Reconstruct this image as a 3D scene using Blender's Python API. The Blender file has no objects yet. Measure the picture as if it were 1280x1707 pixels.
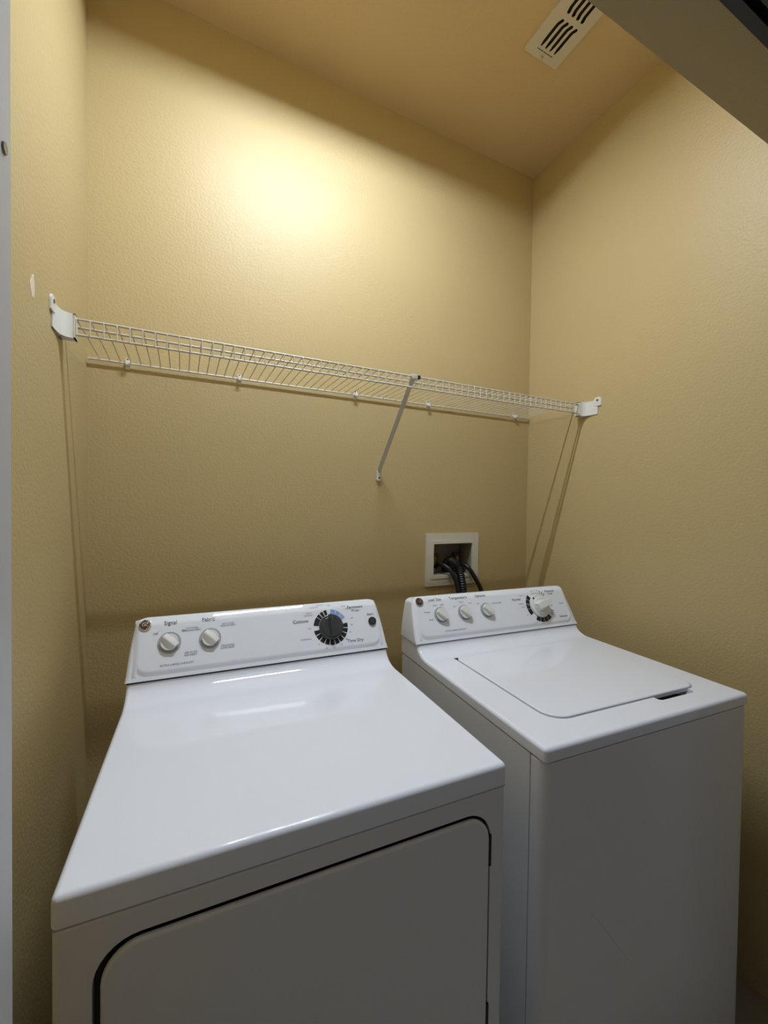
import bpy, bmesh, math, random
from mathutils import Vector, Matrix

# ------------------------------------------------------------------ camera
S = bpy.context.scene
COL = S.collection
CAM = Vector((0.2568, -1.5028, 1.3917)); YAW, PITCH, ROLL, FPX = 0.4533, -0.0177, 0.0137, 691.0
def camera():
    fwd = Vector((math.sin(YAW)*math.cos(PITCH), math.cos(YAW)*math.cos(PITCH), math.sin(PITCH)))
    right = Vector((math.cos(YAW), -math.sin(YAW), 0)); up = right.cross(fwd)
    r = math.cos(ROLL)*right + math.sin(ROLL)*up; u = -math.sin(ROLL)*right + math.cos(ROLL)*up
    cd = bpy.data.cameras.new('camera'); cd.sensor_fit = 'HORIZONTAL'; cd.sensor_width = 36
    cd.lens = FPX*36/1280; cd.clip_start = 0.02
    co = bpy.data.objects.new('camera', cd); COL.objects.link(co)
    m = Matrix((r, u, -fwd)).transposed().to_4x4(); m.translation = CAM
    co.matrix_world = m; S.camera = co
camera()

# ------------------------------------------------------------------ light
LAMP_STRENGTH = 505.0
AMBIENT = 0.10
wd = bpy.data.worlds.new('world'); S.world = wd; wd.use_nodes = True
wd.node_tree.nodes['Background'].inputs[0].default_value = (1.0, 0.99, 0.97, 1)
wd.node_tree.nodes['Background'].inputs[1].default_value = AMBIENT
S.view_settings.view_transform = 'Standard'; S.view_settings.look = 'None'
S.view_settings.gamma = 1; S.view_settings.use_curve_mapping = False
S.view_settings.exposure = 0.0

# ------------------------------------------------------------------ materials
def lin(c):
    return tuple(((v/255)/12.92 if v/255 <= .04045 else ((v/255+.055)/1.055)**2.4) for v in c)
def mat(name, rgb, rough=.4, metal=0.0, coat=0.0, bump=None, vary=None, spec=.5, emit=None):
    m = bpy.data.materials.new(name); m.use_nodes = True
    nt = m.node_tree; b = nt.nodes['Principled BSDF']
    col = (*lin(rgb), 1)
    b.inputs['Base Color'].default_value = col
    b.inputs['Roughness'].default_value = rough; b.inputs['Metallic'].default_value = metal
    b.inputs['Coat Weight'].default_value = coat; b.inputs['Coat Roughness'].default_value = .015
    b.inputs['Specular IOR Level'].default_value = spec
    tc = nt.nodes.new('ShaderNodeTexCoord')
    if vary:
        n = nt.nodes.new('ShaderNodeTexNoise'); n.inputs['Scale'].default_value = vary[0]; n.inputs['Detail'].default_value = 4
        mx = nt.nodes.new('ShaderNodeMix'); mx.data_type = 'RGBA'
        mx.inputs[6].default_value = tuple(v*(1-vary[1]) for v in col[:3])+(1,)
        mx.inputs[7].default_value = tuple(min(1, v*(1+vary[1])) for v in col[:3])+(1,)
        nt.links.new(tc.outputs['Object'], n.inputs['Vector']); nt.links.new(n.outputs['Fac'], mx.inputs[0])
        nt.links.new(mx.outputs[2], b.inputs['Base Color'])
    if bump:
        prev = None
        for sc, st, dist in bump:
            n = nt.nodes.new('ShaderNodeTexNoise'); n.inputs['Scale'].default_value = sc; n.inputs['Detail'].default_value = 3
            nt.links.new(tc.outputs['Object'], n.inputs['Vector'])
            bp = nt.nodes.new('ShaderNodeBump'); bp.inputs['Strength'].default_value = st; bp.inputs['Distance'].default_value = dist
            nt.links.new(n.outputs['Fac'], bp.inputs['Height'])
            if prev: nt.links.new(prev.outputs['Normal'], bp.inputs['Normal'])
            prev = bp
        nt.links.new(prev.outputs['Normal'], b.inputs['Normal'])
    if emit:
        b.inputs['Emission Color'].default_value = (*emit[0], 1); b.inputs['Emission Strength'].default_value = emit[1]
    return m
M = {}
M['paint'] = mat('tan_paint', (189, 168, 122), .44, bump=[(120, .32, .004), (28, .12, .004)], vary=(3, .03), spec=.34)
M['ceil'] = mat('tan_ceiling_paint', (205, 180, 138), .5, bump=[(90, .22, .004)], vary=(3, .03))
M['trim'] = mat('grey_white_trim', (205, 206, 210), .45, bump=[(60, .1, .002)], vary=(30, .03))
M['floor'] = mat('floor_tile', (150, 142, 128), .45, vary=(9, .12), bump=[(20, .1, .002)])
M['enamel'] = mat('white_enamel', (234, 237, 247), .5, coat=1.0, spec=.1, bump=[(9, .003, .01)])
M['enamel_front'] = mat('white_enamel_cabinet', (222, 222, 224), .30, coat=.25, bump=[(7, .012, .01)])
M['plastic'] = mat('white_console_plastic', (231, 234, 242), .5, coat=1.0, spec=.1)
M['knob'] = mat('white_knob', (222, 222, 220), .32)
M['skirt'] = mat('grey_knob_skirt', (172, 174, 176), .3)
M['dark'] = mat('dark_gap', (22, 22, 24), .6)  # near-black for painted shade in gap and pocket; also colours the hinges
M['dial'] = mat('smoky_dial', (62, 64, 64), .2, coat=.6)
M['black'] = mat('black_print', (18, 18, 22), .5)
M['grey_print'] = mat('grey_print', (92, 94, 100), .5)
M['blue_print'] = mat('light_blue_print', (140, 165, 215), .5)
M['button'] = mat('black_button', (40, 42, 44), .3, coat=.4)
M['chrome'] = mat('badge_chrome', (205, 200, 202), .2, metal=1)
M['badge'] = mat('badge_dark', (52, 34, 40), .3)
M['wire'] = mat('white_vinyl_wire', (206, 200, 188), .4)
M['bracket'] = mat('white_bracket_plastic', (222, 220, 214), .4)
M['brace'] = mat('grey_white_brace', (196, 194, 188), .4)
M['screw'] = mat('screw_steel', (120, 118, 112), .35, metal=1)
M['vent'] = mat('register_white', (205, 196, 180), .45)
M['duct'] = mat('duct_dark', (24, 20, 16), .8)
M['track'] = mat('track_dark_metal', (70, 72, 74), .45, metal=.6)
M['boxframe'] = mat('outlet_box_white', (212, 206, 190), .45)
M['liner'] = mat('outlet_box_liner', (150, 138, 118), .6)
M['hose'] = mat('black_rubber_hose', (20, 20, 22), .45, vary=(40, .2))
M['brass'] = mat('valve_brass', (150, 120, 70), .4, metal=1)
M['redh'] = mat('valve_red', (70, 22, 26), .45)
M['blueh'] = mat('valve_blue', (26, 28, 46), .45)
M['foot'] = mat('foot_rubber', (40, 40, 42), .7)
M['housing'] = mat('fixture_white', (225, 223, 216), .45)
M['lamp'] = mat('lit_tube', (255, 255, 255), .5, emit=((0.76, 0.875, 1.0), LAMP_STRENGTH))
M['chip'] = mat('bare_plaster', (226, 205, 190), .7)
M['line_grey'] = mat('faint_line_grey', (205, 204, 205), .35)

# ------------------------------------------------------------------ helpers
def link(name, me, m, parent=None, loc=None):
    o = bpy.data.objects.new(name, me); COL.objects.link(o)
    if m is not None:
        me.materials.clear(); me.materials.append(m if not isinstance(m, str) else M[m])
    if parent: o.parent = parent
    if loc: o.location = loc
    return o
def smooth(me, ang=35):
    for p in me.polygons: p.use_smooth = True
    bm = bmesh.new(); bm.from_mesh(me)
    for e in bm.edges:
        e.smooth = not (len(e.link_faces) == 2 and e.calc_face_angle(0) > math.radians(ang))
    bm.to_mesh(me); bm.free()
def obj(name, bm, m, parent=None, loc=None, sm=35):
    bmesh.ops.recalc_face_normals(bm, faces=bm.faces)
    me = bpy.data.meshes.new(name); bm.to_mesh(me); bm.free()
    if sm: smooth(me, sm)
    o = link(name, me, m, parent, loc)
    if sm:
        w = o.modifiers.new('normals', 'WEIGHTED_NORMAL'); w.keep_sharp = True
    return o
def empty(name, loc, rz=0):
    o = bpy.data.objects.new(name, None); COL.objects.link(o); o.location = loc; o.rotation_euler = (0, 0, rz)
    o.empty_display_size = .1
    return o
def tag(o, label=None, cat=None, group=None, kind=None):
    if label: o['label'] = label
    if cat: o['category'] = cat
    if group: o['group'] = group
    if kind: o['kind'] = kind
    return o
def struct(o, label=None): 
    o['kind'] = 'structure'
    if label: o['label'] = label
    return o
def box(bm, x0, x1, y0, y1, z0, z1, bev=0, seg=2):
    r = bmesh.ops.create_cube(bm, size=1)
    for v in r['verts']:
        v.co = Vector((x0+(v.co.x+.5)*(x1-x0), y0+(v.co.y+.5)*(y1-y0), z0+(v.co.z+.5)*(z1-z0)))
    if bev:
        es = list({e for v in r['verts'] for e in v.link_edges})
        bmesh.ops.bevel(bm, geom=es, offset=bev, segments=seg, affect='EDGES', profile=.5)
def boxo(name, m, parent, *a, bev=0, seg=2, sm=35):
    bm = bmesh.new(); box(bm, *a, bev=bev, seg=seg); return obj(name, bm, m, parent, sm=sm)
def tube(bm, pts, r, n=8, caps=True):
    pts = [Vector(p) for p in pts]; rings = []; nrm = None
    for i, p in enumerate(pts):
        a = pts[max(i-1, 0)]; b = pts[min(i+1, len(pts)-1)]; t = (b-a).normalized()
        if nrm is None:
            nrm = t.orthogonal().normalized()
        else:
            nrm = (nrm - t*nrm.dot(t)).normalized()
        bn = t.cross(nrm); rr = r[i] if isinstance(r, (list, tuple)) else r
        rings.append([bm.verts.new(p+rr*(math.cos(2*math.pi*k/n)*nrm+math.sin(2*math.pi*k/n)*bn)) for k in range(n)])
    for A, B in zip(rings, rings[1:]):
        for k in range(n): bm.faces.new((A[k], A[(k+1) % n], B[(k+1) % n], B[k]))
    if caps: bm.faces.new(rings[0][::-1]); bm.faces.new(rings[-1])
def curve(pts, k=8):
    P = [Vector(p) for p in pts]; P = [2*P[0]-P[1]]+P+[2*P[-1]-P[-2]]; out = []
    for i in range(1, len(P)-2):
        a, b, c, d = P[i-1:i+3]
        for j in range(k):
            t = j/k
            out.append(.5*((2*b)+(-a+c)*t+(2*a-5*b+4*c-d)*t*t+(-a+3*b-3*c+d)*t**3))
    out.append(P[-2]); return out
def rrect(x0, x1, y0, y1, r, k=8):
    if not isinstance(r, (list, tuple)): r = [r]*4          # bl, br, tr, tl
    out = []
    for (cx, cy, a0), rr in zip(((x0+r[0], y0+r[0], 180), (x1-r[1], y0+r[1], 270), (x1-r[2], y1-r[2], 0), (x0+r[3], y1-r[3], 90)), r):
        for j in range(k+1):
            a = math.radians(a0+90*j/k); out.append((cx+rr*math.cos(a), cy+rr*math.sin(a)))
    return out
def shrink(poly, d):
    n = len(poly); out = []
    for i in range(n):
        p = Vector(poly[i]); a = Vector(poly[i-1]); b = Vector(poly[(i+1) % n])
        t1 = (p-a); t2 = (b-p)
        t = (t1.normalized() if t1.length > 1e-9 else Vector((0, 0)))+(t2.normalized() if t2.length > 1e-9 else Vector((0, 0)))
        t.normalize(); out.append((p.x-t.y*d, p.y+t.x*d))     # ccw polygon: inwards
    return out
def rings_solid(bm, rings, cap0=True, cap1=True):
    R = [[bm.verts.new(p) for p in r] for r in rings]; n = len(R[0])
    for A, B in zip(R, R[1:]):
        for k in range(n): bm.faces.new((A[k], A[(k+1) % n], B[(k+1) % n], B[k]))
    if cap0: bm.faces.new(R[0][::-1])
    if cap1: bm.faces.new(R[-1])
def slab(bm, poly, f, h0, h1, ch=0, seg=3):
    """poly (a,b) extruded from h0 to h1 with a rounded upper rim, mapped by f(a,b,h)"""
    rings = [[f(a, b, h0) for a, b in poly]]
    if ch:
        for j in range(seg+1):
            t = math.pi/2*j/seg
            q = shrink(poly, ch*(1-math.cos(t))) if j else poly
            rings.append([f(a, b, h1-ch+ch*math.sin(t)) for a, b in q])
    else: rings.append([f(a, b, h1) for a, b in poly])
    rings_solid(bm, rings)
def plate_holes(bm, outer, holes, f, h0, h1):
    """flat plate with holes"""
    es = []; loops = []
    for lp in [outer]+holes:
        vs = [bm.verts.new(f(a, b, h1)) for a, b in lp]; loops.append(vs)
        for i in range(len(vs)): es.append(bm.edges.new((vs[i], vs[(i+1) % len(vs)])))
    bmesh.ops.triangle_fill(bm, use_beauty=True, use_dissolve=False, edges=es)
    top = list(bm.faces); back = {}
    for lp, src in zip([outer]+holes, loops):
        for (a, b), v in zip(lp, src): back[v] = bm.verts.new(f(a, b, h0))
    for fc in top: bm.faces.new([back[v] for v in reversed(fc.verts)])
    for vs in loops:
        for i in range(len(vs)):
            a, b = vs[i], vs[(i+1) % len(vs)]; bm.faces.new((a, b, back[b], back[a]))
def boolean(o, cutters):
    o.modifiers.clear()
    for c in cutters:
        c.parent = o.parent
        md = o.modifiers.new('cut', 'BOOLEAN'); md.object = c; md.operation = 'DIFFERENCE'; md.solver = 'EXACT'
    bpy.context.view_layer.update()
    me = bpy.data.meshes.new_from_object(o.evaluated_get(bpy.context.evaluated_depsgraph_get()))
    old = o.data; o.modifiers.clear(); o.data = me; bpy.data.meshes.remove(old)
    for c in cutters: 
        cm = c.data; bpy.data.objects.remove(c); bpy.data.meshes.remove(cm)
    smooth(me, 35); o.modifiers.new('normals', 'WEIGHTED_NORMAL').keep_sharp = True
def text_bm(bm, body, size, f, a0, b0, h, align='CENTER', spread=0.0, shear=0.0, line=0.9, offset=0.0):
    cu = bpy.data.curves.new('t', 'FONT'); cu.body = body; cu.size = size; cu.align_x = align; cu.align_y = 'CENTER'
    cu.space_line = line; cu.shear = shear; cu.offset = offset; cu.resolution_u = 2
    o = bpy.data.objects.new('t', cu); COL.objects.link(o); bpy.context.view_layer.update()
    me = bpy.data.meshes.new_from_object(o.evaluated_get(bpy.context.evaluated_depsgraph_get()))
    vs = [bm.verts.new(f(a0+v.co.x, b0+v.co.y, h)) for v in me.vertices]
    for p in me.polygons:
        try: bm.faces.new([vs[i] for i in p.vertices])
        except ValueError: pass
    bpy.data.objects.remove(o); bpy.data.curves.remove(cu); bpy.data.meshes.remove(me)

# ------------------------------------------------------------------ the setting
XR, ZC, HY, HZ = 1.7587, 2.9585, -1.12, 2.05
HY2 = -1.27; XJ, XJR = 0.147, 1.63
BX0, BX1, BZ0, BZ1 = 1.2215, 1.4300, 1.088, 1.228                       # hole for the outlet box
bm = bmesh.new()
box(bm, -.12, BX0, 0, .12, 0, ZC); box(bm, BX1, XR+.12, 0, .12, 0, ZC)
box(bm, BX0, BX1, 0, .12, 0, BZ0); box(bm, BX0, BX1, 0, .12, BZ1, ZC)
box(bm, BX0, BX1, .11, .12, BZ0, BZ1)
struct(obj('wall_back', bm, 'paint', sm=0))
wl = struct(boxo('wall_left', 'paint', None, -.12, 0, HY, 0, 0, ZC, sm=0))
struct(boxo('wall_right', 'paint', None, XR, XR+.12, HY, 0, 0, ZC, sm=0))
struct(boxo('ceiling', 'ceil', None, -.12, XR+.12, HY2, .12, ZC, ZC+.1, sm=0))
struct(boxo('floor', 'floor', None, -.6, 2.4, -2.6, .12, -.1, 0, sm=0))
bm = bmesh.new()
box(bm, -.6, 2.4, HY2, HY, HZ, ZC)
box(bm, -.6, XJ-.016, HY2, HY, 0, HZ); box(bm, XJR+.016, 2.4, HY2, HY, 0, HZ)
struct(obj('wall_front', bm, 'paint', sm=0))
jb = struct(boxo('trim_1', 'trim', None, XJ-.016, XJ, HY2-.004, HY+.002, 0, HZ, bev=.0015))
struct(boxo('trim_2', 'trim', None, XJR, XJR+.016, HY2-.004, HY+.002, 0, HZ, bev=.0015))
for z in (1.63, 2.0):
    bm = bmesh.new(); tube(bm, [(XJ-.001, HY-.012, z), (XJ+.0012, HY-.012, z)], .004, 10); obj('screw', bm, 'screw', jb)
# paint chip on the left wall
bm = bmesh.new(); random.seed(4)
pl = [(-.496+.013*math.cos(a)*(1+.35*random.uniform(-1, 1)), 1.797+.024*math.sin(a)*(1+.25*random.uniform(-1, 1))) for a in [2*math.pi*i/16 for i in range(16)]]
slab(bm, pl, lambda a, b, h: (h, a, b), 0, .0006)
obj('paint_chip', bm, 'chip', wl)
# door track under the header
tr = empty('door_track', (0, (-1.207-1.243)/2, HZ))
tag(tr, 'dark metal sliding door track fixed under the doorway header', 'door track')
bm = bmesh.new()
for y0, y1, z0, z1 in ((.011, .018, -.024, 0), (-.018, -.011, -.024, 0), (-.018, .018, -.004, 0), (.005, .011, -.024, -.021), (-.011, -.005, -.024, -.021)):
    box(bm, XJ+.01, XJR-.01, y0, y1, z0, z1)
obj('channel', bm, 'track', tr)

# ------------------------------------------------------------------ ceiling light (just above the frame)
LX, LY = .67, -.615
cl = empty('ceiling_light', (LX, LY, ZC)); tag(cl, 'slim white fluorescent strip light mounted on the closet ceiling', 'ceiling light')
bm = bmesh.new()
box(bm, -.34, .34, -.05, .05, -.022, 0); box(bm, -.34, .34, -.05, -.040, -.062, -.022); box(bm, -.34, .34, .040, .05, -.062, -.022)
box(bm, -.34, -.30, -.04, .04, -.062, -.022); box(bm, .30, .34, -.04, .04, -.062, -.022)
obj('housing', bm, 'housing', cl, sm=0)
bm = bmesh.new(); box(bm, -.298, .298, -.024, .024, -.052, -.022); obj('reflector_body', bm, 'housing', cl, sm=0)
bm = bmesh.new(); box(bm, -.298, .298, -.0125, .0125, -.0545, -.052); obj('diffuser', bm, 'lamp', cl, sm=0)

# ------------------------------------------------------------------ wire shelf
ZS, DS = 1.816, .307
ws = empty('wire_shelf', (0, 0, ZS)); tag(ws, 'white vinyl coated wire shelf spanning the closet above the machines', 'wire shelf')
XA, XB = .029, XR-.029
def rod(name, y, z, x0, x1, r=.003):
    bm = bmesh.new(); tube(bm, [(x0, y, z), (x1, y, z)], r, 8); return obj(name, bm, 'wire', ws)
rod('front_rod', -DS, -.0005, XA, XB); rod('lip_rod', -DS-.001, -.037, XA, XB); rod('middle_rod', -.258, -.0035, .012, XR-.012)
rod('back_rod', -.010, -.0035, .004, XR-.004)
bm = bmesh.new(); tube(bm, [(0, -.008, .001), (0, -DS+.001, .001), (0, -DS-.004, -.003), (0, -DS-.004, -.039)], .0015, 6)
wire0 = obj('cross_wire', bm, 'wire', ws); n = int((XB-XA-.006)/.0265)
for i in range(n+1):
    w = wire0 if i == 0 else wire0.copy()
    if i: COL.objects.link(w); w.parent = ws
    w.location.x = XA+.004+i*(XB-XA-.008)/n
for x in (.105, .4305, .856, 1.185, 1.6625):
    bm = bmesh.new()
    box(bm, x-.006, x+.006, -.020, -.001, -.010, .004, bev=.002)
    box(bm, x-.0065, x+.0065, -.005, -.0005, -.020, .013, bev=.0015)
    c = obj('wall_clip', bm, 'bracket', ws)
    bm = bmesh.new(); tube(bm, [(x, -.0045, .009), (x, -.0068, .009)], .003, 10); obj('screw', bm, 'screw', c)
def end_bracket(mirror):
    X = (lambda x: XR-x) if mirror else (lambda x: x)
    bm = bmesh.new()
    web = curve([(.0315, -.312), (.018, -.316), (.008, -.328), (.0035, -.352), (.003, -.372)], 4)
    th = .003; prof = [(p.x, p.y) for p in web]+[(p.x-.0008, p.y+th) for p in reversed(web)] if False else None
    pts = [(p.x, p.y) for p in web]; inner = [(max(0.0005, x-.0025), y+.003) for x, y in pts]
    poly = pts+inner[::-1]
    zl = lambda y, top: (.008 if top else -.048)
    rings_solid(bm, [[(X(a), b, -.048) for a, b in poly], [(X(a), b, .009) for a, b in poly]])
    for (x0, x1, y0, y1, z0, z1) in ((.0285, .0315, -.3135, -.288, -.048, .009), (.0005, .0315, -.3135, -.290, -.048, -.0455), (.0005, .0315, -.3135, -.290, .0065, .009), (.0005, .003, -.372, -.288, -.048, .009)):
        box(bm, min(X(x0), X(x1)), max(X(x0), X(x1)), y0, y1, z0, z1)
    # wall ear with the screw
    ear = rrect(-.388, -.354, -.016, .020, [.002, .012, .014, .014], 5)
    slab(bm, ear, lambda a, b, h: (X(h), a, b), .0005, .005, .001, 2)
    b_ = obj('end_bracket', bm, 'bracket', ws)
    bm = bmesh.new(); tube(bm, [(X(.0045), -.372, .007), (X(.0068), -.372, .007)], .0042, 10); obj('screw', bm, 'screw', b_)
    return b_
end_bracket(False); end_bracket(True)
# diagonal brace
bx0, bx1 = .943, .961; zb0, zb1 = -.012, 1.520-ZS
a = Vector((bx0, -DS-.004, .004)); b = Vector((bx1, -.008, zb1))
d = (b-a).normalized(); side = d.cross(Vector((0, 0, 1))).normalized(); nn = side.cross(d)
bm = bmesh.new()
prof = [(-.008, .004), (-.0065, .0065), (0, -.001), (.0065, .0065), (.008, .004), (0, -.0065)]
rings_solid(bm, [[a+side*p[0]*1.1+nn*p[1] for p in prof], [a+(b-a)*.97+side*p[0]*1.1+nn*p[1] for p in prof], [b+side*p[0]*.8+nn*p[1]*.4 for p in prof]])
box(bm, bx0-.009, bx0+.009, -DS-.011, -DS+.004, -.012, .006, bev=.003)
br = obj('support_brace', bm, 'brace', ws)
bm = bmesh.new(); slab(bm, rrect(bx1-.009, bx1+.009, zb1-.034, zb1+.008, .006, 4), lambda p, q, h: (p, -h, q), .0005, .010, .002, 2)
obj('foot_plate', bm, 'bracket', br)
bm = bmesh.new(); tube(bm, [(bx1, -.009, zb1-.022), (bx1, -.0125, zb1-.022)], .004, 10); obj('screw', bm, 'screw', br)
bm = bmesh.new(); box(bm, bx0+.010, bx0+.021, -DS-.0085, -DS+.001, -.008, .004, bev=.002); obj('clip', bm, 'foot', br)

# ------------------------------------------------------------------ ceiling register
rg = empty('ceiling_vent', (1.372, -.406, ZC)); tag(rg, 'white stamped metal air vent with rows of slots in the ceiling', 'vent')
VL = .268; hw = .0735
def slot(cx, y0, y1, w=.0118, hook=.008):
    cl_ = [(cx, y0), (cx, y0-(y0-y1)*.72), (cx+hook*.25, y0-(y0-y1)*.86), (cx+hook, y1)]
    L = []; R_ = []
    pts = [(p.x, p.y) for p in curve([(x, y, 0) for x, y in cl_], 4)]
    for i, (x, y) in enumerate(pts):
        q = Vector(pts[min(i+1, len(pts)-1)])-Vector(pts[max(i-1, 0)]); q.normalize()
        ww = w/2*(.45 if i in (0, len(pts)-1) else 1)
        L.append((x-q.y*ww, y+q.x*ww)); R_.append((x+q.y*ww, y-q.x*ww))
    return L+R_[::-1]
holes = []
for g0, g1, hk in ((-.034, -.122, .008), (-.139, -.227, -.008)):
    for k in range(4):
        cx = -.031+k*.0205
        holes.append(slot(cx, g0, g1, hook=hk) if hk > 0 else [(x, g0+g1-y) for x, y in slot(cx, g0, g1, hook=.006)][::-1])
bm = bmesh.new(); plate_holes(bm, rrect(-hw, hw, -VL, 0, .004, 3), holes, lambda a, b, h: (a, b, -h), .006, .008)
obj('face_plate', bm, 'vent', rg, sm=0)
bm = bmesh.new(); plate_holes(bm, rrect(-hw, hw, -VL, 0, .004, 3), [rrect(-hw+.010, hw-.010, -VL+.010, -.010, .004, 3)], lambda a, b, h: (a, b, -h), .0002, .006); obj('rim', bm, 'vent', rg, sm=0)
boxo('slot_shade', 'duct', rg, -hw+.011, hw-.011, -VL+.011, -.011, -.0012, -.0004, sm=0)  # dark sheet painting the unlit duct behind the slots
bm = bmesh.new(); box(bm, -.038, .032, -.0262, -.0243, -.0084, -.0079); obj('lever_slot', bm, 'duct', rg)
bm = bmesh.new(); tube(bm, curve([(-.010, -.025, -.008), (-.010, -.014, -.0115), (.000, -.012, -.0115), (.003, -.004, -.009)], 4), .0022, 6); obj('lever', bm, 'vent', rg)

# ------------------------------------------------------------------ washer outlet box and hoses
ob = empty('outlet_box', ((BX0+BX1)/2, 0, BZ0)); tag(ob, 'white square recessed wall box for washer hoses', 'outlet box')
ox = (BX0+BX1)/2
F = lambda a, b, h: (a-ox, -h, b-BZ0)
OUT = (1.1865, 1.463, 1.045, 1.2704)
bm = bmesh.new(); plate_holes(bm, rrect(*OUT, .005, 3), [rrect(BX0+.002, BX1-.002, BZ0+.002, BZ1-.002, .004, 3)], F, .0004, .007)
fr = obj('frame', bm, 'boxframe', ob, sm=0)
bm = bmesh.new(); plate_holes(bm, rrect(BX0-.012, BX1+.012, BZ0-.012, BZ1+.012, .006, 3), [rrect(BX0+.002, BX1-.002, BZ0+.002, BZ1-.002, .004, 3)], F, .007, .0095)
obj('inner_lip', bm, 'boxframe', fr, sm=0)
bm = bmesh.new()
A = [(BX0+.002, BZ0+.002), (BX1-.002, BZ0+.002), (BX1-.002, BZ1-.002), (BX0+.002, BZ1-.002)]
rr = [[bm.verts.new(F(x, z, h)) for x, z in A] for h in (.0, -.095)]
for k in range(4): bm.faces.new((rr[0][k], rr[0][(k+1) % 4], rr[1][(k+1) % 4], rr[1][k]))
bm.faces.new(rr[1]); obj('liner', bm, 'liner', ob, sm=0)
for vx, hm in ((1.268, 'redh'), (1.388, 'blueh')):
    bm = bmesh.new(); tube(bm, [(vx-ox, .094, .055), (vx-ox, .05, .055)], .011, 12); tube(bm, [(vx-ox, .055, .075), (vx-ox, .055, .022)], .013, 12)
    vv = obj('valve', bm, 'brass', ob)
    bm = bmesh.new(); box(bm, vx-ox-.021, vx-ox+.021, .045, .064, .075, .090, bev=.004); obj('valve_handle', bm, hm, vv)
    bm = bmesh.new(); tube(bm, [(vx-ox, .055, .026), (vx-ox, .055, .006)], .017, 10); obj('coupling', bm, 'screw', vv)
def hose(name, label, pts, r, ribs=False):
    c = curve(pts, 14); bm = bmesh.new()
    tube(bm, c, [r*(1+(.09*(1 if i % 2 else -1) if ribs else 0)) for i in range(len(c))], 12)
    o = obj(name, bm, 'hose'); tag(o, label, 'hose'); return o
hose('supply_hose', 'thin black water hose arching from the blue-handled valve in the wall box', [(1.388, .056, 1.100), (1.392, .030, 1.128), (1.402, -.012, 1.118), (1.425, -.036, 1.072), (1.449, -.05, 1.015), (1.462, -.07, .92), (1.44, -.12, .80), (1.40, -.19, .74), (1.39, -.245, .72)], .0098)
hose('supply_hose', 'thin black water hose curving from the red-handled valve in the wall box', [(1.268, .056, 1.100), (1.272, .035, 1.128), (1.285, .0, 1.130), (1.302, -.03, 1.105), (1.318, -.05, 1.05), (1.322, -.07, .95), (1.315, -.12, .80), (1.30, -.19, .74), (1.295, -.242, .72)], .0098)
hose('drain_hose', 'thick black corrugated drain hose hooked over the box sill', [(1.330, .060, 1.098), (1.330, .052, 1.130), (1.333, .018, 1.146), (1.338, -.030, 1.118), (1.345, -.048, 1.06), (1.352, -.055, .98), (1.356, -.08, .85), (1.358, -.14, .76), (1.360, -.236, .74)], .0165, True)

# ------------------------------------------------------------------ appliances
WD = .686; TH = math.radians(28)
S1, S2 = .131, .137            # the face leans further back above S1
def face_map(vb, zb):
    def tilt(s):
        if s <= S1: return TH
        if s <= S2: return TH+math.radians(18.5)*(s-S1)/(S2-S1)
        return TH+math.radians(18.5+1.2*min(1, (s-S2)/.020))
    n = 240; ds = .24/n; tab = [(0.0, 0.0)]
    for i in range(n):
        t = tilt((i+.5)*ds); tab.append((tab[-1][0]+ds*math.sin(t), tab[-1][1]+ds*math.cos(t)))
    def F(a, s, h):
        t = tilt(s)
        if s <= 0: y, z = s*math.sin(TH), s*math.cos(TH)
        else:
            k = min(n-1, int(s/ds)); q = s/ds-k
            y = tab[k][0]*(1-q)+tab[k+1][0]*q; z = tab[k][1]*(1-q)+tab[k+1][1]*q
        return (a, vb+y-h*math.cos(t), zb+z+h*math.sin(t))
    return F
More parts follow.
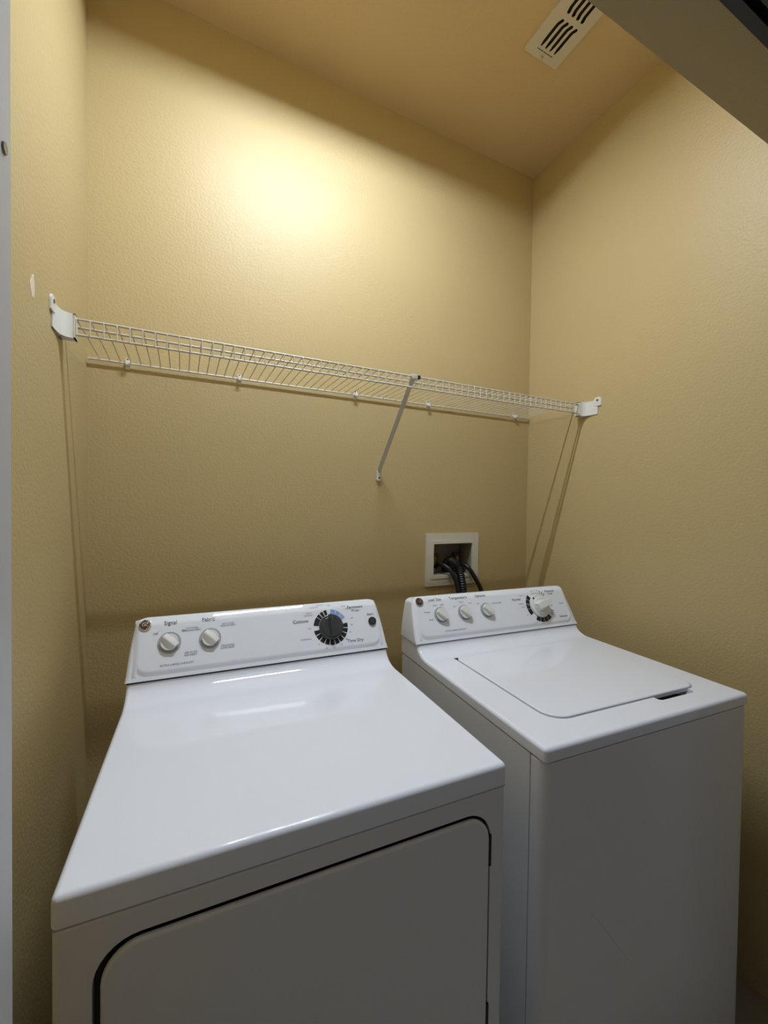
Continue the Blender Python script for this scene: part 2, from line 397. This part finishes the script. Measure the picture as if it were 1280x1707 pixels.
def console(root, vb, zb, vback, top=.158, m='plastic'):
    F = face_map(vb, zb)
    # outline in the face plane, counter-clockwise
    o = []
    def side(t): return -.003+.013*t**1.6            # flare: wide foot, narrow shoulder
    rc = .028
    nL = 8
    for i in range(nL+1): o.append((WD-side(i/nL), (top-rc)*i/nL))
    x1 = WD-side(1)
    for j in range(1, 8):
        a = math.pi/2*j/8; o.append((x1-rc+rc*math.cos(a), top-rc+rc*math.sin(a)))
    x0 = side(1)
    for j in range(0, 8):
        a = math.pi/2*j/8; o.append((x0+rc-rc*math.sin(a), top-rc+rc*math.cos(a)))
    for i in range(nL, -1, -1): o.append((side(i/nL), (top-rc)*i/nL))
    rim = .010; rings = []
    zt = zb+top*math.cos(TH)
    def back(p):
        a, s = p; z = zb+(F(0, s, 0)[2]-zb)*.92; return (a, vback, max(zb, z))
    rings.append([back(p) for p in o])
    # roll-over from the sides into the face
    for j in range(7):
        t = math.pi/2*j/6
        q = []
        for p, pi in zip(o, shrink(o, rim*(1-math.cos(t)))):
            s = max(0, pi[1]) if p[1] > 0 else 0
            q.append((pi[0], s))
        rings.append([F(a, s, -rim+rim*math.sin(t)) if s > 0 else (a, vb+(rim-rim*math.sin(t))*.25, zb) for a, s in q])
    bm = bmesh.new(); rings_solid(bm, rings)
    con = obj('console', bm, m, root, sm=40)
    # raised control panel: a height field hugging the console face
    def sd(px, py, r): return r-math.hypot(r-px, r-py) if px < r and py < r else min(px, py)
    def hface(u, s):
        d = sd(min(u-side(min(1, s/(top-rc))), WD-side(min(1, s/(top-rc)))-u), top-s, rc)
        return 0 if d >= rim else -rim+math.sqrt(max(0, rim*rim-(rim-max(0, d))**2))
    def raise_(u, s):
        px = min(u-.020, WD-.020-u)
        d = min(sd(px, s-.019, .026), sd(px, (top-.009-s)*3.0, .020)) if px > 0 else min(px, s-.019 if s < .019 else px)
        t = min(1, max(0, (d+.012)/.015)); t = t*t*(3-2*t)
        return -.0003+.0048*t
    cu = [.010+.0022*i for i in range(20)]; cu = cu+[.052+(WD-.104)*i/24 for i in range(1, 24)]+[WD-c for c in reversed(cu)]
    rs_ = [.004+.0022*i for i in range(16)]+[.0372+(S1-.002-.0372)*i/8 for i in range(1, 9)]; rs_ += [S1+(top-.006-S1)*i/14 for i in range(15)]
    bm = bmesh.new()
    V = [[bm.verts.new(F(u, s_, hface(u, s_)+raise_(u, s_))) for u in cu] for s_ in rs_]
    for r0, r1 in zip(V, V[1:]):
        for k in range(len(cu)-1): bm.faces.new((r0[k], r0[k+1], r1[k+1], r1[k]))
    obj('control_panel', bm, m, con, sm=80)
    return con, (lambda a, s, h: F(a, s, h+.0045))
def circ(r, n=32): return [(r*math.cos(2*math.pi*k/n), r*math.sin(2*math.pi*k/n)) for k in range(n)]
def arc(bm, F, ca, cs, r0, r1, c0, c1, h=.0007):
    n = max(2, int(abs(c1-c0)/4)); V = []
    for i in range(n+1):
        t = math.radians(c0+(c1-c0)*i/n)
        V.append((bm.verts.new(F(ca+r0*math.sin(t), cs+r0*math.cos(t), h)), bm.verts.new(F(ca+r1*math.sin(t), cs+r1*math.cos(t), h))))
    for (a, b), (c, d) in zip(V, V[1:]): bm.faces.new((a, b, d, c))
def off(F, ca, cs, rot=0):
    t = math.radians(rot); c_, s_ = math.cos(t), math.sin(t)      # rot clockwise, b axis = pointer
    return lambda a, b, h: F(ca+a*c_+b*s_, cs-a*s_+b*c_, h)
def knob(root, F, ca, cs, ang, ridge, r=.0205, rs=.027):
    k = None
    f = off(F, ca, cs, ang)
    bm = bmesh.new(); slab(bm, circ(rs), f, .0002, .0032, .001, 2); k = obj('control_knob', bm, 'skirt', root)
    bm = bmesh.new(); slab(bm, circ(r*.98), f, .0032, .006, 0); obj('knob_neck', bm, 'foot', k)
    bm = bmesh.new()
    slab(bm, circ(r), f, .006, .0115, .0015, 2)
    if ridge == 'sharp':
        pr = [(-.0165, .0105), (-.0025, .0215), (.0025, .0215), (.0165, .0105)]; e = .0125
        rings_solid(bm, [[f(a*.72, -r*.97, h if h < .012 else .0155) for a, h in pr], [f(a, -e*.2, h) for a, h in pr], [f(a*.72, r*.97, h if h < .012 else .019) for a, h in pr]])
    else:
        pr = [(-.012, .0105), (-.0085, .021), (.0085, .021), (.012, .0105)]
        rings_solid(bm, [[f(a*.8, -r*.97, h if h < .012 else .018) for a, h in pr], [f(a, 0, h) for a, h in pr], [f(a*.8, r*.97, h if h < .012 else .019) for a, h in pr]])
    obj('knob_grip', bm, 'knob', k)
    return k
def badge(con, F, ca, cs):
    bm = bmesh.new(); slab(bm, circ(.0145, 28), off(F, ca, cs), .0002, .0028, .0012, 2); obj('round_badge', bm, 'chrome', con)
    f = off(F, ca-.001, cs+.001)
    bm = bmesh.new(); slab(bm, circ(.0122, 28), f, .0022, .0031); obj('badge_face', bm, 'badge', con)
    bm = bmesh.new()
    text_bm(bm, 'GE', .0125, f, .0, .0002, .0034, shear=.35, offset=.0001)
    for c0 in (10, 100, 190, 280): arc(bm, f, 0, 0, .0098, .0108, c0, c0+62, .0034)
    obj('badge_monogram', bm, 'chrome', con, sm=0)
def feet(root, depth):
    for u in (.05, WD-.05):
        for v in (.06, depth-.06):
            bm = bmesh.new(); tube(bm, [(u, v, 0), (u, v, .006), (u, v, .007), (u, v, .03)], [.02, .02, .009, .009], 12); obj('foot', bm, 'foot', root)
def deck(root, name, z0, z1, vb, zb, vback, cs):
    """top with a cove at the back sweeping up to the console"""
    n = 14; cr = cs
    prof = [(0, z0), (0, z1)]
    v0 = vb-cr
    prof.append((v0-.06, z1)); 
    for j in range(n+1):
        t = j/n
        # steepening sweep from the flat deck to the console foot
        prof.append((v0+cr*math.sin(t*math.pi/2)**1.0, z1+(zb-z1)*(1-math.cos(t*math.pi/2))))
    prof += [(vback, zb), (vback, z0)]
    bm = bmesh.new()
    A = [bm.verts.new((0, v, z)) for v, z in prof]; B = [bm.verts.new((WD, v, z)) for v, z in prof]
    for i in range(len(prof)):
        j = (i+1) % len(prof); bm.faces.new((A[i], A[j], B[j], B[i]))
    bm.faces.new(A); bm.faces.new(B[::-1]); bmesh.ops.recalc_face_normals(bm, faces=bm.faces)
    low = lambda e: all(abs(v.co.z-z0) < 1e-5 for v in e.verts)
    es = [e for e in bm.edges if len(e.link_faces) == 2 and e.calc_face_angle(0) > math.radians(40) and not low(e)
          and not all(abs(v.co.z-zb) < 1e-5 and v.co.y > vb-.001 for v in e.verts)
          and not all(v.co.y > vback-1e-4 for v in e.verts)]
    bmesh.ops.bevel(bm, geom=es, offset=.009, segments=4, affect='EDGES', profile=.5)
    es = [e for e in bm.edges if low(e) and len(e.link_faces) == 2 and e.calc_face_angle(0) > .5]
    bmesh.ops.bevel(bm, geom=es, offset=.0025, segments=2, affect='EDGES', profile=.5)
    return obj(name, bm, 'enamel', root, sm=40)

def plan_round(v1, r, k=5, inset=0):      # rounded front corners, seen from above
    return rrect(inset, WD-inset, inset, v1, [r, r, .003, .003], k)

# ---- dryer
dr = empty('dryer', (.1162, -.8952, 0), -.0386)
tag(dr, 'white clothes dryer with a smoky dark timer dial and a large front door', 'dryer')
DB = .66; VB, ZB = .546, .952
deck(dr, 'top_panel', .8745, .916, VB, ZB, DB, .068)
bm = bmesh.new(); slab(bm, plan_round(DB, .012, inset=.0005), lambda a, b, h: (a, b, h), .03, .8722, .003, 3)
cab = obj('cabinet', bm, 'enamel_front', dr)
DO = (.043, .6505, .30, .8395)
f = lambda a, b, h: (a, -h, b)
bm = bmesh.new(); slab(bm, rrect(*DO, .052, 8), f, -.040, .05); cut = obj('cut', bm, 'dark')
boolean(cab, [cut])
bm = bmesh.new(); slab(bm, rrect(DO[0]+.0005, DO[1]-.0005, DO[2]+.0005, DO[3]-.0005, .0515, 8), f, -.0395, -.0105); obj('door_gap_shade', bm, 'black', dr)  # black sheet painting the deep shade in the gap round the door
bm = bmesh.new(); slab(bm, rrect(DO[0]+.0085, DO[1]-.0040, DO[2]+.006, DO[3]-.0075, .046, 8), f, -.0035, .0035, .005, 4); door = obj('door', bm, 'enamel_front', dr)
bm = bmesh.new(); slab(bm, rrect(DO[0]+.025, DO[1]-.02, DO[2]+.025, DO[3]-.025, .035, 8), f, -.0104, -.0034); obj('inner_door', bm, 'dark', door)  # inner door body, coloured dark to keep the gap in shade
for z in (.735, .42):
    bm = bmesh.new(); box(bm, DO[1]-.0038, DO[1]+.0012, -.0018, .010, z, z+.058, bev=.0006); obj('door_hinge', bm, 'dark', door)
bm = bmesh.new(); box(bm, .0025, WD-.0025, .0025, DB-.004, .8718, .8750); obj('crease_shade', bm, 'skirt', dr)  # grey strip painting the soft shade of the crease below the top
feet(dr, DB)
boxo('console_gap_shade', 'black', dr, .002, WD-.002, VB-.0012, VB+.05, ZB-.001, ZB+.0024)  # black strip painting the shadow line under the console
con, F = console(dr, VB, ZB+.0022, DB, .164)
badge(con, F, .034, .134)
knob(dr, F, .091, .085, -47, 'sharp'); knob(dr, F, .187, .085, -47, 'sharp')
# timer dial
ca, cs = .517, .080
bm = bmesh.new()
def cells(bm, c0, c1, n, gap, r0=.0370, r1=.0520):
    st = (c1-c0)/n
    for i in range(n): arc(bm, F, ca, cs, r0, r1, c0+i*st+gap/2, c0+(i+1)*st-gap/2)
cells(bm, 80, 264, 10, 3.2); cells(bm, 279, 309, 1, 1); cells(bm, 309, 352, 3, 3.5)
obj('dial_scale', bm, 'black', con, sm=0)
bm = bmesh.new(); cells(bm, 4, 64, 3, 2.2); obj('dial_scale', bm, 'blue_print', con, sm=0)
fd = off(F, ca, cs, 0)
bm = bmesh.new(); slab(bm, circ(.0365, 40), fd, .0006, .010, .003, 3); td = obj('timer_dial', bm, 'dial', dr)
bm = bmesh.new(); slab(bm, circ(.029, 40), fd, .010, .014, .003, 3)
pr = [(-.011, .012), (-.006, .028), (.006, .028), (.011, .012)]
rings_solid(bm, [[fd(a*.8, -.027, min(h, .022)) for a, h in pr], [fd(a, 0, h) for a, h in pr], [fd(a*.7, .029, min(h, .024)) for a, h in pr]])
obj('dial_grip', bm, 'dial', td)
bm = bmesh.new()
for p, q in zip([(.0, .012, .0285), (.0, .028, .0248)], [(.0, .028, .0248), (0, .036, .0112)]): tube(bm, [fd(*p), fd(*q)], .0014, 6)
obj('dial_pointer', bm, 'black', td)
# start button
bm = bmesh.new(); slab(bm, circ(.0125, 28), off(F, .649, .084), .0002, .006, .0018, 3); bt = obj('start_button', bm, 'button', dr)
bm = bmesh.new(); arc(bm, F, .649, .084, .0035, .0050, 0, 360, .0062); obj('button_symbol', bm, 'grey_print', bt, sm=0)
def words(items, m, name='lettering'):
    for t, a, s, sz in items:
        bm = bmesh.new(); text_bm(bm, t, sz, F, a, s, .0009); obj(name, bm, m, con, sm=0)
words([('Signal', .092, .1345, .0135), ('Fabric', .183, .1345, .0135), ('Cottons', .429, .104, .0135), ('Permanent\nPress', .600, .127, .0115), ('Time Dry', .587, .033, .013), ('Start', .646, .106, .0105)], 'black')
words([('Off', .058, .110, .0078), ('On', .123, .112, .0078), ('COTTONS\nREGULAR HEAT', .142, .114, .0062), ('EASY CARE\nMEDIUM HEAT', .232, .117, .0062),
       ('AIR FLUFF\nNO HEAT', .141, .052, .0068), ('DELICATES\nLOW HEAT', .230, .059, .0068), ('EXTRA LARGE CAPACITY', .110, .030, .0068),
       ('MORE DRY', .473, .140, .0052), ('ENERGY', .455, .126, .0052), ('PREFERRED', .453, .119, .0052), ('LESS DRY', .492, .147, .0048), ('Off', .518, .1435, .0062), ('MORE', .563, .137, .0052), ('LESS DRY', .578, .129, .0052),
       ('Off', .585, .100, .0060), ('80', .582, .080, .0062), ('60', .575, .059, .0062), ('50', .560, .040, .0062), ('40', .542, .026, .0062), ('30', .520, .019, .0062), ('20', .497, .021, .0062), ('10', .476, .034, .0062), ('DEWRINKLE', .440, .052, .0056), ('Off', .453, .081, .0062)], 'grey_print')

# ---- washer
wa = empty('washing_machine', (.9017, -.9197, 0), -.0563)
tag(wa, 'white top loading washing machine with a flat lid and three small white knobs', 'washing machine')
WB = .665; VB, ZB = .549, .945; ZD = .914
dk = deck(wa, 'top_panel', .8845, ZD, VB, ZB, WB, .060)
LID = (.098, .606, .078, .478)
I = lambda a, b, h: (a, b, h)
lidp = rrect(LID[0], LID[1], LID[2], LID[3], [.050, .040, .018, .018], 8)
bm = bmesh.new(); slab(bm, rrect(LID[0]-.0035, LID[1]+.0035, LID[2]-.0035, LID[3]+.0035, [.052, .042, .020, .020], 8), I, ZD-.010, ZD+.05); c1 = obj('cut', bm, 'dark')
bm = bmesh.new(); slab(bm, rrect(.425, .560, .056, .100, .010, 5), I, ZD-.024, ZD+.05); c2 = obj('cut', bm, 'dark')
boolean(dk, [c1, c2])
bm = bmesh.new(); slab(bm, rrect(.4255, .5595, .0565, .0995, .010, 5), I, ZD-.0238, ZD-.0225); obj('pocket_shade', bm, 'dark', wa)  # dark sheet on the pocket floor, painting the shade inside
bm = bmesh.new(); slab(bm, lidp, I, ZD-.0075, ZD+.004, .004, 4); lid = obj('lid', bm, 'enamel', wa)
bm = bmesh.new(); plate_holes(bm, rrect(LID[0]-.003, LID[1]+.003, LID[2]+.03, LID[3]+.003, .018, 6), [rrect(LID[0]+.02, LID[1]-.02, LID[2]+.06, LID[3]-.02, .018, 6)], I, ZD-.0099, ZD-.0078); obj('lid_gap_shade', bm, 'foot', wa, sm=0)  # dark ring painting the shade in the groove around the lid
bm = bmesh.new(); box(bm, LID[0]-.004, LID[0]+.009, LID[3]-.007, LID[3]+.003, ZD-.008, ZD+.0015, bev=.001); obj('lid_hinge', bm, 'dark', lid)
# cabinet behind, wrapped front panel before it
bm = bmesh.new(); box(bm, .0008, WD-.0008, .0435, WB-.001, .03, .8822, bev=.003); obj('cabinet', bm, 'enamel_front', wa)
bm = bmesh.new(); slab(bm, rrect(.0005, WD-.0005, .0005, .0415, [.022, .022, .002, .002], 8), I, .018, .8822, .003, 3); fp = obj('front_panel', bm, 'enamel_front', wa)
boxo('seam_shade', 'foot', wa, .006, WD-.006, .006, WB-.006, .8823, .8847)  # dark layer painting the shade in the seam below the top
bm = bmesh.new(); box(bm, .006, WD-.006, .0408, .0442, .03, .8822); obj('seam_shade', bm, 'foot', wa)  # dark strip painting the shade in the upright seam behind the front panel
bm = bmesh.new(); tube(bm, curve([(.112, .0008, .565), (.165, .0006, .500), (.23, .0006, .416), (.30, .0008, .332)], 6), [.0002+.0005*math.sin(math.pi*i/18) for i in range(19)], 6)
obj('faint_line', bm, 'line_grey', fp)  # thin grey diagonal line on the front panel
feet(wa, WB)
boxo('console_gap_shade', 'grey_print', wa, .002, WD-.002, VB-.0010, VB+.05, ZB-.001, ZB+.0018)  # grey strip painting the shadow line at the console foot
con, F = console(wa, VB, ZB+.0016, WB, .162)
badge(con, F, .036, .134)
for a, g in ((.107, -50), (.200, -50), (.293, -50)): knob(wa, F, a, .085, g, 'flat', .0215, .0265)
ca, cs = .530, .081
bm = bmesh.new(); cells(bm, 238, 262, 1, 1, .044, .060); cells(bm, 262, 318, 3, 2, .044, .060); cells(bm, 138, 216, 4, 2, .044, .060)
obj('dial_scale', bm, 'black', con, sm=0)
for c in (275, 285, 300, 182, 196, 160, 150):
    bm = bmesh.new(); arc(bm, F, ca, cs, .049, .055, c-2.2, c+2.2, .0007); obj('dial_mark', bm, 'skirt', con, sm=0)
for c, r0, r1 in [(c, .046, .060) for c in (342, 350, 2, 12, 22, 32, 42)]+[(c, .050, .064) for c in (112, 120, 128)]:
    bm = bmesh.new(); arc(bm, F, ca, cs, r0, r1, c-1.5, c+1.5); obj('dial_mark', bm, 'grey_print', con, sm=0)
fd = off(F, ca, cs, 75)
bm = bmesh.new(); slab(bm, circ(.0425, 40), fd, .0006, .008, .003, 3); td = obj('timer_dial', bm, 'knob', wa)
bm = bmesh.new(); slab(bm, circ(.031, 40), fd, .008, .016, .003, 3)
pr = [(-.020, .014), (-.012, .038), (.012, .038), (.020, .014)]
rings_solid(bm, [[fd(a*.75, -.030, min(h, .032)) for a, h in pr], [fd(a, -.005, h) for a, h in pr], [fd(a*.45, .036, min(h, .034)) for a, h in pr]])
obj('dial_grip', bm, 'knob', td)
bm = bmesh.new(); arc(bm, off(F, ca, cs), 0, 0, .033, .041, 316, 326, .0084); obj('dial_pointer', bm, 'black', td, sm=0)
words([('Load Size', .094, .137, .0135), ('Temperature', .188, .137, .0135), ('Options', .280, .137, .0135), ('Normal', .432, .112, .0125), ('Permanent\nPress', .600, .128, .0105), ('Delicates', .628, .034, .0105), ('Rinse', .668-.03, .083, .0085)], 'black')
words([('Small', .066, .072, .0070), ('Medium', .057, .098, .0070), ('Large', .090, .119, .0070), ('Super', .118, .119, .0070), ('Hot', .166, .108, .0070), ('Warm', .196, .121, .0070), ('Cold', .229, .115, .0070), ('Off', .262, .110, .0070), ('EXTRA RINSE', .343, .107, .0064), ('EXTRA LARGE CAPACITY', .150, .030, .0072),
       ('HEAVY', .458, .124, .0055), ('MEDIUM', .448, .094, .0055), ('LIGHT', .455, .082, .0055), ('Off', .462, .052, .0055), ('SOAK', .492, .022, .0055), ('Off', .521, .015, .0055), ('Off', .588, .078, .0060)], 'grey_print')
